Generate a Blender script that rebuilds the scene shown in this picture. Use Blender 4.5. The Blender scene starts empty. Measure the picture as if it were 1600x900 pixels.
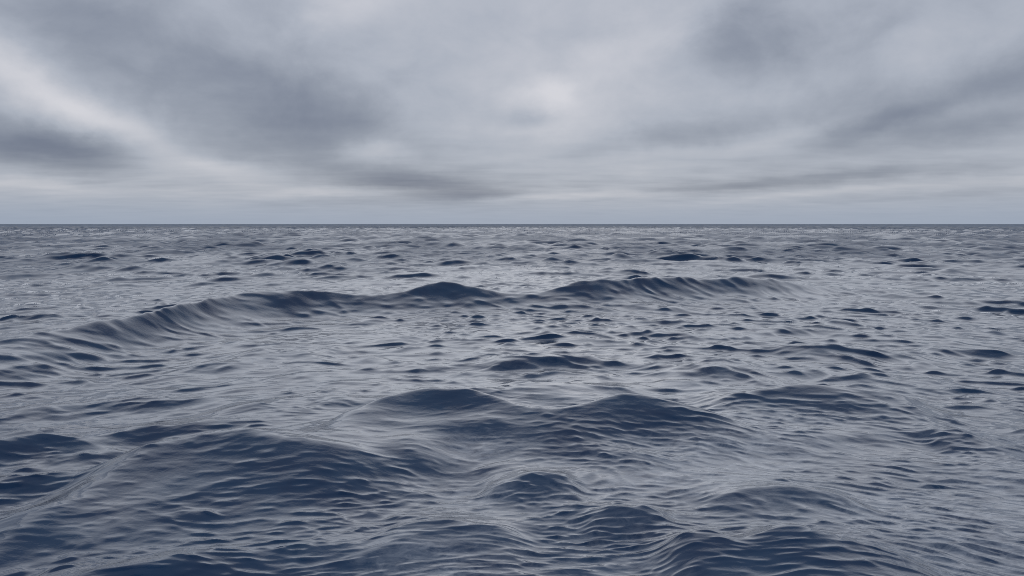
import bpy, math
import numpy as np

scene = bpy.context.scene
R = math.radians
CAM_H = 3.2

# ---------------------------------------------------------------- camera
cam_data = bpy.data.cameras.new("camera")
cam = bpy.data.objects.new("camera", cam_data)
scene.collection.objects.link(cam)
cam.location = (0.0, 0.0, CAM_H)
cam_data.sensor_width = 36.0
cam_data.lens = 36.0 * 1142.0 / 1600.0
cam.rotation_euler = (math.pi / 2 - math.atan(100.0 / 1142.0), 0.0, 0.0)
cam_data.clip_start = 0.05
cam_data.clip_end = 100000.0
scene.camera = cam

# ---------------------------------------------------------------- sky
CLOUD_MASSES = [
    # azimuth, elevation (deg), half width along, half width across (deg), tilt (deg), brightness
    (-21.96, 9.89, 13.05, 4.01, -18.0, -0.260),
    (-13.57, 7.61, 6.02, 2.01, -15.0, -0.160),
    (-30.46, 4.76, 6.52, 1.10, -3.0, -0.420),
    (-33.27, 5.55, 4.52, 0.90, -10.0, -0.120),
    (-31.06, 7.53, 7.53, 1.30, -32.0, 0.300),
    (-25.82, 5.53, 6.02, 0.80, -20.0, 0.220),
    (-33.77, 9.27, 3.51, 1.51, -40.0, 0.080),
    (-10.30, 5.33, 2.26, 0.70, 0.0, 0.280),
    (-21.30, 4.05, 5.52, 0.70, -3.0, 0.220),
    (-13.68, 2.41, 8.03, 0.35, 1.0, 0.220),
    (-32.72, 2.50, 6.02, 0.40, -2.0, 0.220),
    (-23.48, 2.36, 4.52, 0.40, 0.0, -0.180),
    (-6.93, 2.95, 5.52, 0.80, -6.0, -0.360),
    (-2.99, 2.23, 3.01, 0.35, 4.0, -0.200),
    (-14.63, 1.54, 6.02, 0.30, 0.0, -0.080),
    (2.21, 9.94, 2.51, 0.90, 0.0, 0.200),
    (0.99, 8.20, 2.01, 0.45, 5.0, -0.200),
    (-12.48, 15.28, 3.51, 1.20, 20.0, 0.200),
    (-17.56, 11.93, 8.03, 3.01, 10.0, 0.020),
    (9.69, 13.66, 8.53, 1.20, 32.0, 0.130),
    (2.44, 14.29, 10.54, 7.53, 0.0, 0.080),
    (16.63, 13.51, 4.01, 2.51, 25.0, -0.200),
    (20.60, 12.57, 3.01, 1.51, 20.0, -0.120),
    (25.93, 12.91, 2.01, 0.80, 30.0, -0.100),
    (31.03, 8.35, 8.53, 1.71, 20.0, -0.240),
    (26.96, 6.77, 3.51, 0.80, 15.0, -0.160),
    (19.01, 7.85, 8.03, 1.30, 8.0, -0.120),
    (32.56, 6.00, 3.51, 0.80, 8.0, -0.160),
    (18.17, 6.30, 7.02, 0.50, 9.0, 0.120),
    (29.27, 6.62, 4.52, 0.60, 18.0, 0.080),
    (6.38, 8.95, 6.02, 1.51, 0.0, 0.120),
    (9.81, 6.05, 7.02, 0.70, 4.0, -0.120),
    (4.97, 2.08, 6.52, 0.25, 2.0, 0.240),
    (16.93, 1.80, 6.02, 0.20, 4.0, 0.120),
    (27.53, 2.42, 9.03, 0.25, 3.0, 0.070),
    (2.47, 7.34, 9.53, 5.02, 0.0, 0.030),
    (25.51, 3.21, 10.04, 0.40, 2.0, -0.160),
    (14.61, 2.64, 10.04, 0.35, 4.0, -0.120),
    (7.91, 3.19, 6.02, 0.35, 0.0, -0.100),
    (31.32, 1.91, 6.02, 0.25, 3.0, -0.100),
]

SUN_AZ, SUN_EL = R(2.0), R(44.0)
world = bpy.data.worlds.new("World")
scene.world = world
world.use_nodes = True
nt = world.node_tree
for n in list(nt.nodes):
    nt.nodes.remove(n)


def node(tree, kind, **kw):
    n = tree.nodes.new(kind)
    for k, v in kw.items():
        setattr(n, k, v)
    return n


def put(tree, sock, v):
    if isinstance(v, bpy.types.NodeSocket):
        tree.links.new(v, sock)
    else:
        sock.default_value = v


def M(op, a, b=0.0, c=None, clamp=False, tree=None):
    tree = tree or nt
    n = node(tree, "ShaderNodeMath", operation=op, use_clamp=clamp)
    put(tree, n.inputs[0], a)
    put(tree, n.inputs[1], b)
    if c is not None:
        put(tree, n.inputs[2], c)
    return n.outputs[0]


def smooth(v, a, b, lo=0.0, hi=1.0, tree=None):
    tree = tree or nt
    n = node(tree, "ShaderNodeMapRange", interpolation_type="SMOOTHSTEP")
    put(tree, n.inputs[0], v)
    for i, q in enumerate((a, b, lo, hi)):
        put(tree, n.inputs[i + 1], q)
    return n.outputs[0]


def noise(vec, scale, detail=3.0, rough=0.5, dist=0.0, tree=None, lac=2.0):
    tree = tree or nt
    n = node(tree, "ShaderNodeTexNoise")
    put(tree, n.inputs["Vector"], vec)
    n.inputs["Scale"].default_value = scale
    n.inputs["Detail"].default_value = detail
    n.inputs["Roughness"].default_value = rough
    n.inputs["Lacunarity"].default_value = lac
    n.inputs["Distortion"].default_value = dist
    return n.outputs[0]


def xyz(a, b, c, tree=None):
    tree = tree or nt
    n = node(tree, "ShaderNodeCombineXYZ")
    for i, q in enumerate((a, b, c)):
        put(tree, n.inputs[i], q)
    return n.outputs[0]


tc = node(nt, "ShaderNodeTexCoord")
sep = node(nt, "ShaderNodeSeparateXYZ")
nt.links.new(tc.outputs["Generated"], sep.inputs[0])
dx, dy, dz = sep.outputs
zc = M("MAXIMUM", dz, 0.0)
DEG = 180.0 / math.pi
az0 = M("MULTIPLY", M("ARCTAN2", dx, dy), DEG)
el0 = M("MULTIPLY", M("ARCSINE", dz), DEG)
# the cloud deck: direction projected on a horizontal layer
pz = M("ADD", zc, 0.07)
deck = xyz(M("DIVIDE", dx, pz), M("DIVIDE", dy, pz), 0.0)
# ragged edges: shift the angles by noise that shrinks towards the horizon
wamp = smooth(el0, 0.0, 14.0, 0.25, 1.0)
dome = xyz(dx, dy, M("MULTIPLY", dz, 1.5))
domeb = xyz(M("ADD", dx, 9.0), dy, M("MULTIPLY", dz, 1.5))
w1 = M("SUBTRACT", noise(dome, 6.0, 7.0, 0.6), 0.5)
w2 = M("SUBTRACT", noise(domeb, 6.5, 7.0, 0.6), 0.5)
az = M("ADD", az0, M("MULTIPLY", M("MULTIPLY", w1, wamp), 9.0))
el = M("ADD", el0, M("MULTIPLY", M("MULTIPLY", w2, wamp), 4.5))
tot = None
for (ca, ce, la, lb, tilt, amp) in CLOUD_MASSES:
    ct, st = math.cos(R(tilt)), math.sin(R(tilt))
    # u = (da*ct + de*st)/la ; v = (-da*st + de*ct)/lb
    u = M("MULTIPLY_ADD", az, ct / la, M("MULTIPLY_ADD", el, st / la, -(ca * ct + ce * st) / la))
    v = M("MULTIPLY_ADD", az, -st / lb, M("MULTIPLY_ADD", el, ct / lb, (ca * st - ce * ct) / lb))
    q = M("MULTIPLY_ADD", u, u, M("MULTIPLY", v, v))
    g = M("MULTIPLY", M("EXPONENT", M("MULTIPLY", q, -0.7)), amp)
    tot = g if tot is None else M("ADD", tot, g)
n1 = M("SUBTRACT", noise(deck, 0.75, 3.0, 0.5, 0.3), 0.5)
deckc = xyz(M("DIVIDE", dx, pz), M("MULTIPLY", M("DIVIDE", dy, pz), 1.4), 3.1)
n2 = M("SUBTRACT", noise(deckc, 2.0, 3.0, 0.45, 0.3), 0.5)
n3 = M("SUBTRACT", noise(dome, 9.0, 8.0, 0.58, 0.3), 0.5)
n3 = M("MULTIPLY", n3, smooth(el0, 1.0, 9.0, 0.08, 0.44))
B0 = M("ADD", n3, M("ADD", tot, M("MULTIPLY_ADD", n1, 0.22, M("MULTIPLY", n2, smooth(el0, 2.0, 9.0, 0.26, 0.06)))))
B = M("MULTIPLY_ADD", B0, 1.12, 0.51)
ramp = node(nt, "ShaderNodeValToRGB")
nt.links.new(B, ramp.inputs[0])


def lin(r, g, b):
    f = lambda c: (c / 255 / 12.92) if c / 255 <= 0.04045 else ((c / 255 + 0.055) / 1.055) ** 2.4
    return (f(r), f(g), f(b), 1.0)


e = ramp.color_ramp.elements
e[0].position, e[0].color = 0.0, lin(110, 118, 137)
e[1].position, e[1].color = 1.0, lin(210, 210, 216)
x_ = e.new(0.5); x_.color = lin(169, 175, 187)
x_ = e.new(0.27); x_.color = lin(141, 148, 162)
# bluer air low down, between the deck and the sea
mixh = node(nt, "ShaderNodeMix", data_type="RGBA")
put(nt, mixh.inputs[0], smooth(el0, 0.1, 2.8, 0.85, 0.0))
nt.links.new(ramp.outputs[0], mixh.inputs[6])
mixh.inputs[7].default_value = lin(150, 164, 184)
sc10 = node(nt, "ShaderNodeVectorMath", operation="SCALE")
nt.links.new(mixh.outputs[2], sc10.inputs[0])
put(nt, sc10.inputs[3], smooth(el0, 10.0, 55.0, 10.0, 13.0))   # an overcast sky grows brighter overhead
sky = node(nt, "ShaderNodeTexSky", sky_type="NISHITA", sun_disc=False)
sky.sun_elevation = SUN_EL
sky.sun_rotation = SUN_AZ
mixs = node(nt, "ShaderNodeMix", data_type="RGBA")
mixs.inputs[0].default_value = 0.95
nt.links.new(sky.outputs[0], mixs.inputs[6])
nt.links.new(sc10.outputs[0], mixs.inputs[7])
bg = node(nt, "ShaderNodeBackground")
bg.inputs[1].default_value = 0.1
nt.links.new(mixs.outputs[2], bg.inputs[0])
wo = node(nt, "ShaderNodeOutputWorld")
nt.links.new(bg.outputs[0], wo.inputs[0])

# ---------------------------------------------------------------- sun behind the overcast
sun_data = bpy.data.lights.new("sun", "SUN")
sun_data.energy = 0.5
sun_data.angle = R(80.0)
sun_data.color = (0.97, 0.98, 1.0)
sun = bpy.data.objects.new("sun", sun_data)
scene.collection.objects.link(sun)
sun.rotation_euler = (math.pi / 2 - SUN_EL, 0.0, math.pi - SUN_AZ)

scene.view_settings.view_transform = "Standard"
scene.view_settings.look = "None"
scene.view_settings.exposure = 0.0
scene.view_settings.gamma = 1.0
scene.view_settings.use_curve_mapping = False
scene.render.engine = "CYCLES"
scene.cycles.use_denoising = False
scene.cycles.max_bounces = 2
scene.cycles.filter_width = 1.0
world.cycles.sampling_method = "MANUAL"
world.cycles.sample_map_resolution = 256

# ---------------------------------------------------------------- sea surface
SWELLS = [
    # crest points (x, y, height) left to right; front face length, back length, all metres
    ([(-12.88, 14.50, 0.25), (-11.39, 16.10, 0.60), (-10.63, 17.70, 0.74), (-9.84, 20.30, 0.83), (-9.31, 23.00, 0.92), (-7.37, 25.40, 0.86), (-5.57, 26.40, 0.63), (-4.24, 26.80, 0.69), (-2.79, 27.59, 1.03), (-1.47, 27.80, 0.81), (0.00, 28.00, 0.57), (1.49, 28.30, 0.65), (2.53, 28.80, 0.93), (4.12, 29.30, 1.00), (6.69, 30.50, 1.07), (8.44, 31.00, 0.87), (9.96, 31.50, 0.94), (12.85, 32.50, 0.58), (16.14, 34.00, 0.07)], 1.10, 1.20),
    ([(-3.67, 10.24, 0.00), (-3.35, 10.40, 0.05), (-2.87, 10.70, 0.13), (-2.38, 11.10, 0.34), (-1.65, 11.60, 0.51), (-1.14, 11.60, 0.57), (-0.41, 11.60, 0.51), (0.10, 11.30, 0.41), (0.49, 11.10, 0.40), (0.89, 11.10, 0.41), (1.31, 11.30, 0.45), (1.74, 11.50, 0.49), (2.25, 11.50, 0.42), (2.82, 11.30, 0.29), (3.44, 11.00, 0.12), (3.95, 10.50, 0.01)], 0.95, 0.60),
    ([(2.86, 12.34, 0.02), (3.71, 12.62, 0.20), (5.09, 12.71, 0.35), (5.90, 12.52, 0.36), (6.59, 12.34, 0.30), (7.46, 12.12, 0.10), (7.83, 11.53, 0.02)], 0.90, 0.80),
    ([(-5.91, 7.08, 0.00), (-5.67, 7.85, 0.02), (-5.12, 8.50, 0.19), (-4.73, 8.95, 0.36), (-4.24, 9.10, 0.44), (-3.56, 9.25, 0.53), (-2.96, 9.20, 0.46), (-2.12, 9.10, 0.31), (-1.54, 9.05, 0.19), (-0.89, 9.00, 0.04), (-0.15, 8.53, 0.00)], 1.60, 1.10),
    ([(-0.53, 8.36, 0.01), (-0.15, 8.59, 0.12), (0.23, 8.69, 0.18), (0.54, 8.65, 0.14), (0.99, 8.48, 0.02)], 0.50, 0.35),
    ([(-1.53, 7.04, 0.02), (-1.06, 7.35, 0.12), (-0.74, 7.42, 0.16), (-0.26, 7.27, 0.12), (0.32, 7.11, 0.02)], 0.60, 0.45),
    ([(0.61, 7.45, 0.01), (1.10, 7.61, 0.12), (1.37, 7.61, 0.12), (1.85, 7.59, 0.02)], 0.40, 0.30),
    ([(1.05, 6.42, 0.03), (1.56, 6.62, 0.24), (1.87, 6.65, 0.29), (2.15, 6.60, 0.27), (2.60, 6.68, 0.34), (2.99, 6.60, 0.31), (3.51, 6.44, 0.20), (4.17, 6.35, 0.03)], 1.20, 0.50),
    ([(1.94, 7.94, 0.02), (2.68, 8.25, 0.09), (3.37, 8.32, 0.14), (3.89, 8.15, 0.09), (4.28, 7.76, 0.02)], 0.40, 0.35),
    ([(2.66, 14.97, 0.02), (3.93, 15.83, 0.15), (4.55, 16.02, 0.20), (5.20, 15.84, 0.12), (5.79, 15.16, 0.02)], 0.70, 0.60),
    ([(6.35, 17.49, 0.02), (7.69, 17.73, 0.15), (8.37, 17.84, 0.18), (9.24, 17.39, 0.10), (9.93, 15.99, 0.02)], 0.70, 0.70),
    ([(-7.22, 15.63, 0.02), (-6.10, 17.22, 0.13), (-5.27, 17.49, 0.16), (-3.86, 16.74, 0.02)], 0.70, 0.60),
    ([(8.74, 21.50, 0.02), (10.27, 22.37, 0.25), (11.15, 21.77, 0.02)], 0.80, 0.60),
    ([(-7.52, 9.52, 0.05), (-7.09, 9.89, 0.20), (-6.67, 10.07, 0.22), (-6.03, 10.06, 0.15), (-5.11, 9.83, 0.02)], 0.60, 0.60),
    ([(5.92, 10.33, 0.02), (6.61, 10.40, 0.16), (6.96, 10.22, 0.10), (7.48, 10.18, 0.02)], 0.50, 0.50),
]


rng = np.random.default_rng(11)


def cascade(L, N, lmin, lmax, slope, spread, head, cross=0.0):
    """A periodic patch of wind waves with wavelengths lmin..lmax: height and horizontal shift."""
    k1 = 2 * np.pi * np.fft.fftfreq(N, L / N)
    kx, ky = np.meshgrid(k1, k1, indexing="ij")
    k = np.hypot(kx, ky)
    k[0, 0] = 1e-6
    lam = 2 * np.pi / k
    band = np.clip((lam - lmin) / (lmin * 0.4), 0, 1) * np.clip((lmax - lam) / (lmax * 0.3), 0, 1)
    cosd = (kx * math.sin(head) + ky * math.cos(head)) / k
    cos2 = (kx * math.sin(head - cross) + ky * math.cos(head - cross)) / k
    direc = np.abs(cosd) ** spread + 0.8 * np.abs(cos2) ** spread + 0.04
    amp = k ** -2.0 * np.sqrt(direc) * np.sqrt(band)
    amp[0, 0] = 0
    sp = amp * (rng.normal(size=(N, N)) + 1j * rng.normal(size=(N, N)))
    h = np.fft.ifft2(sp).real
    gx = np.fft.ifft2(1j * kx * sp).real
    gy = np.fft.ifft2(1j * ky * sp).real
    s = slope / math.sqrt(np.mean(gx ** 2 + gy ** 2))
    ax = np.fft.ifft2(1j * kx / k * sp).real * s
    ay = np.fft.ifft2(1j * ky / k * sp).real * s
    return (h * s).astype(np.float32), ax.astype(np.float32), ay.astype(np.float32)


def sample(maps, u, v, L):
    N = maps[0].shape[0]
    fu = np.mod(u / L, 1.0) * N
    fv = np.mod(v / L, 1.0) * N
    i = np.floor(fu).astype(np.int32)
    j = np.floor(fv).astype(np.int32)
    a = (fu - i).astype(np.float32)
    b = (fv - j).astype(np.float32)
    i %= N; j %= N
    i2 = (i + 1) % N; j2 = (j + 1) % N
    out = []
    for m in maps:
        out.append((m[i, j] * (1 - a) + m[i2, j] * a) * (1 - b) + (m[i, j2] * (1 - a) + m[i2, j2] * a) * b)
    return out


def sstep(x, a, b):
    t = np.clip((x - a) / (b - a), 0, 1)
    return t * t * (3 - 2 * t)


# grid of the sea sheet: rings that grow with distance, spokes denser ahead of the boat
rings = [0.0, 0.8]
while rings[-1] < 26000.0:
    r = rings[-1]
    k = 0.02 if r < 4 else 0.0022 if r < 13 else 0.0027 if r < 30 else 0.0036 if r < 120 else 0.0048 if r < 500 else 0.009 if r < 2000 else 0.05
    rings.append(r * (1 + k))
rings = np.array(rings)
front = np.arange(-42.0, 42.01, 0.115)
side = 42.0 + np.cumsum(np.linspace(0.2, 8.0, 34) * 138.0 / np.linspace(0.2, 8.0, 34).sum())
th = np.radians(np.concatenate([-side[:-1][::-1], front, side]))      # the last spoke closes at 180
nr, na = len(rings), len(th)
RR, TT = np.meshgrid(rings, th, indexing="ij")
X = (RR * np.sin(TT)).ravel()
Y = (RR * np.cos(TT)).ravel()
RV = RR.ravel()

# wind sea: crests bow away from the boat on both sides
BOW, BOWL = 0.40, 7.0
qx = np.sqrt(X * X + BOWL * BOWL)
VV = Y + BOW * (qx - BOWL)
VX = BOW * X / qx                                                       # dV/dX
Z = np.zeros_like(X)
DX = np.zeros_like(X)
DY = np.zeros_like(X)
#        L     N    lmin  lmax slope spread head  chop
BANDS = [(211.0, 1024, 3.0, 9.0, 0.120, 2, 0.10, 0.8),
         (73.0, 1024, 0.9, 4.2, 0.085, 4, 0.20, 0.7),
         (19.0, 1024, 0.24, 1.1, 0.130, 1.5, 0.30, 0.8),
         (4.7, 1024, 0.06, 0.32, 0.120, 0.7, 0.30, 0.8)]
gmap = cascade(97.0, 256, 3.0, 30.0, 1.0, 1, 0.0)[0]
gust = [sstep(gmap / gmap.std(), -1.3, 1.3).astype(np.float32)]
def hermite(xs, ys, n=400):
    xs = np.array(xs); ys = np.array(ys)
    m = np.gradient(ys, xs)
    q = np.linspace(xs[0], xs[-1], n)
    i = np.clip(np.searchsorted(xs, q) - 1, 0, len(xs) - 2)
    hh = xs[i + 1] - xs[i]
    t = (q - xs[i]) / hh
    y = ((2 * t ** 3 - 3 * t ** 2 + 1) * ys[i] + (t ** 3 - 2 * t ** 2 + t) * hh * m[i]
         + (-2 * t ** 3 + 3 * t ** 2) * ys[i + 1] + (t ** 3 - t ** 2) * hh * m[i + 1])
    return q, y


near = np.nonzero((RV < 70) & (Y > 0))[0]
xn, yn = X[near], Y[near]
add = np.zeros_like(xn)
rg1 = sample(gust, xn * 5.0 + 3.0, yn * 5.0, 97.0)[0] - 0.5            # ragged crest line
rg2 = sample(gust, xn * 9.0, yn * 6.0 + 19.0, 97.0)[0] - 0.5
for pts, wf, wb in SWELLS:
    px = [p[0] for p in pts]
    q, yc = hermite(px, [p[1] for p in pts])
    _, hc = hermite(px, [p[2] for p in pts])
    run = min(0.9, 0.22 * (q[-1] - q[0]))                               # every crest sinks gently at its ends
    hc = np.maximum(hc, 0) * sstep(q, q[0], q[0] + run) * (1 - sstep(q, q[-1] - run, q[-1]))
    sl = np.gradient(yc, q)
    cs = 1 / np.sqrt(1 + np.convolve(np.pad(sl, 20, mode="edge"), np.ones(41) / 41, mode="valid") ** 2)
    inside = (xn > q[0]) & (xn < q[-1])
    xi = xn[inside]
    t = (np.interp(xi, q, yc) - yn[inside]) * np.interp(xi, q, cs)      # + towards the boat
    t = t + 0.13 * np.minimum(wf, 1.4) * (0.6 * rg1[inside] + 0.4 * rg2[inside])
    H = np.interp(xi, q, hc) * (1 + 0.08 * rg2[inside])
    ef = 0.05 * wf
    f = np.where(t > 0, np.exp(-((np.sqrt(t * t + ef * ef) - ef) / wf) ** 1.15),
                 np.exp(-((np.sqrt(t * t + ef * ef) - ef) / wb) ** 1.15))
    add[inside] += H * f
crest = np.zeros_like(X)
crest[near] = sstep(add, 0.12, 0.4)
for bi, (L, N, l0, l1, sl, spd, hd, chop) in enumerate(BANDS):
    maps = cascade(L, N, l0, l1, sl, spd, hd, 0.0 if bi == 0 else 0.5 if bi == 1 else 0.8)
    lm = math.sqrt(l0 * l1)
    w = 1.0 - sstep(RV, lm / 0.0026 * 0.2, lm / 0.0026 * 0.7)
    if bi == 1:
        w = 1.0 - sstep(RV, 60, 220)
    if bi == 0:
        w = np.maximum(w, 0.0) * (0.15 + 0.85 * sstep(RV, 30, 70)) * (1 + 0.5 * sstep(RV, 60, 250))      # the near swells are set one by one below
        w = np.where(RV > 400, 1.5 - 1.5 * sstep(RV, 400, 1600), w)
    idx = np.nonzero(w > 0)[0]
    if bi < 2:
        u, v = X[idx], VV[idx]
    else:
        # small waves bend over the larger ones instead of running parallel
        b1 = sample(gust, X[idx] * 3.1 + 7.0, Y[idx] * 3.1, 97.0)[0] - 0.5
        b2 = sample(gust, X[idx] * 3.7, Y[idx] * 3.7 + 51.0, 97.0)[0] - 0.5
        u, v = X[idx] + 0.35 * b1, VV[idx] + 0.35 * b2
    a = 0.37 * bi
    h, ax, ay = sample(maps, u * math.cos(a) - v * math.sin(a) * 0.0 + 5.1 * bi, v + 3.3 * bi, L)
    ww = w[idx]
    if bi == 1:
        ww = ww * (0.95 + 1.1 * sstep(RV[idx], 22, 90)) * (1 - crest[idx] * np.where(RV[idx] > 14, 0.85, 0.6))
    if bi == 2:
        ww = ww * (0.40 + 0.8 * sstep(RV[idx], 9, 20)) * (1 + crest[idx] * np.where(RV[idx] > 14, -0.4, -0.5))
    if bi == 3:                                                         # cat's paws: the finest ripples come in patches
        ww = ww * (1 - 0.4 * crest[idx]) * (0.55 + 1.0 * sample(gust, X[idx] * 6.0 + 9.0, Y[idx] * 4.0, 97.0)[0])
    if bi:                                                              # gusts: calmer and rougher patches
        ww = ww * (0.75 + 0.6 * sample(gust, u + 40 * bi, v * 1.0, 97.0)[0])
    sg = maps[0].std()
    h = h + 0.25 * np.minimum(h * h / sg, 6 * sg) - 0.25 * sg           # peaked crests, flat troughs
    Z[idx] += h * ww
    chop = chop * (1 - 0.85 * sstep(RV[idx], 45, 200))
    DX[idx] += chop * (ax + ay * VX[idx]) * ww
    DY[idx] += chop * ay * ww


Z[near] += add
# milky, bubble-streaked water lies in the troughs of the near swells
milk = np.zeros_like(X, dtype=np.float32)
# far off the waves are smaller than the mesh: their self-shading is painted in as dimmer reflection
far_dim = (sstep(RV, 14, 100) * np.minimum(1.0, 0.45 + 0.9 * sample(gust, X * 0.9, Y * 0.35, 97.0)[0])).astype(np.float32)
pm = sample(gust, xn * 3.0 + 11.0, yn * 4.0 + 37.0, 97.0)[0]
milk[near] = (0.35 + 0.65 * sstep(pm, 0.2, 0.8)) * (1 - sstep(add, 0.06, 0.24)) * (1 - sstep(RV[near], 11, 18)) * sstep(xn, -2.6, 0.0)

co = np.empty((nr * na, 3), np.float32)
co[:, 0] = X + DX
co[:, 1] = Y + DY
co[:, 2] = Z
i = np.arange(nr - 1)[:, None]
j = np.arange(na)[None, :]
j2 = (j + 1) % na
quads = np.stack([i * na + j, i * na + j2, (i + 1) * na + j2, (i + 1) * na + j], axis=-1).reshape(-1, 4).astype(np.int32)
nq = len(quads)
me = bpy.data.meshes.new("water")
me.vertices.add(len(co))
me.vertices.foreach_set("co", co.ravel())
me.loops.add(nq * 4)
me.loops.foreach_set("vertex_index", np.ascontiguousarray(quads).ravel())
me.polygons.add(nq)
me.polygons.foreach_set("loop_start", np.arange(0, nq * 4, 4, dtype=np.int32))
me.update(calc_edges=True)
me.polygons.foreach_set("use_smooth", np.ones(nq, dtype=bool))
me.update()
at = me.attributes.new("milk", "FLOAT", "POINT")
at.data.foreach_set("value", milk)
at = me.attributes.new("far_dim", "FLOAT", "POINT")
at.data.foreach_set("value", far_dim)
water = bpy.data.objects.new("water", me)
scene.collection.objects.link(water)
water["kind"] = "structure"
water["label"] = "open dark blue sea with choppy swells reaching to the horizon"

# ---------------------------------------------------------------- sea water material
mat = bpy.data.materials.new("sea_water")
mat.use_nodes = True
wt = mat.node_tree
for n in list(wt.nodes):
    wt.nodes.remove(n)
out = node(wt, "ShaderNodeOutputMaterial")
body = node(wt, "ShaderNodeBsdfDiffuse")
body.inputs[0].default_value = (0.007, 0.026, 0.076, 1.0)
gloss = node(wt, "ShaderNodeBsdfGlossy")
gloss.inputs["Roughness"].default_value = 0.02
fr = node(wt, "ShaderNodeFresnel")
fr.inputs[0].default_value = 1.34
# reflectance of a wind-ruffled surface: rises with the Fresnel term and levels off softly
fac = M("SUBTRACT", 0.80, M("EXPONENT", M("MULTIPLY", fr.outputs[0], -5.2, tree=wt), tree=wt), tree=wt)
fac = M("MAXIMUM", fac, M("MULTIPLY", fr.outputs[0], 0.6, tree=wt), tree=wt)
ats = node(wt, "ShaderNodeAttribute", attribute_name="far_dim")
fac = M("MULTIPLY", fac, M("MULTIPLY_ADD", ats.outputs["Fac"], -0.56, 1.0, tree=wt), tree=wt)  # painted self-shading of the far waves lowers the reflectance
mixw = node(wt, "ShaderNodeMixShader")
put(wt, mixw.inputs[0], fac)
wt.links.new(body.outputs[0], mixw.inputs[1])
wt.links.new(gloss.outputs[0], mixw.inputs[2])
wt.links.new(mixw.outputs[0], out.inputs[0])
geo = node(wt, "ShaderNodeNewGeometry")
mp = node(wt, "ShaderNodeMapping")
mp.inputs["Scale"].default_value = (0.55, 1.0, 1.0)
wt.links.new(geo.outputs["Position"], mp.inputs[0])
nf = noise(mp.outputs[0], 13.0, 3.0, 0.55, 0.4, tree=wt)
bump = node(wt, "ShaderNodeBump")
bump.inputs["Strength"].default_value = 0.12
bump.inputs["Distance"].default_value = 0.03
wt.links.new(nf, bump.inputs["Height"])
for q_ in (body, gloss, fr):
    wt.links.new(bump.outputs[0], q_.inputs["Normal"])
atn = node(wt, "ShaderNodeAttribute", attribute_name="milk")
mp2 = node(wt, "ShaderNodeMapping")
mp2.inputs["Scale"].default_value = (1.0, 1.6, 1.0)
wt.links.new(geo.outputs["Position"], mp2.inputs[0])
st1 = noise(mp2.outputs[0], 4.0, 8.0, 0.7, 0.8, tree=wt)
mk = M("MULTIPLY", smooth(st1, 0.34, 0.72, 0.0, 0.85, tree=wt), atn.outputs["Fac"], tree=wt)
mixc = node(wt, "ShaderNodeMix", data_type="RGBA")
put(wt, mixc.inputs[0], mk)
hue = node(wt, "ShaderNodeMix", data_type="RGBA")
put(wt, hue.inputs[0], smooth(noise(geo.outputs["Position"], 0.9, 4.0, 0.6, 0.5, tree=wt), 0.3, 0.7, tree=wt))
hue.inputs[6].default_value = (0.006, 0.027, 0.074, 1.0)
hue.inputs[7].default_value = (0.011, 0.042, 0.096, 1.0)
wt.links.new(hue.outputs[2], mixc.inputs[6])
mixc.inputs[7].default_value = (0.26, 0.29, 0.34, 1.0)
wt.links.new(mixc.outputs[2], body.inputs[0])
me.materials.append(mat)
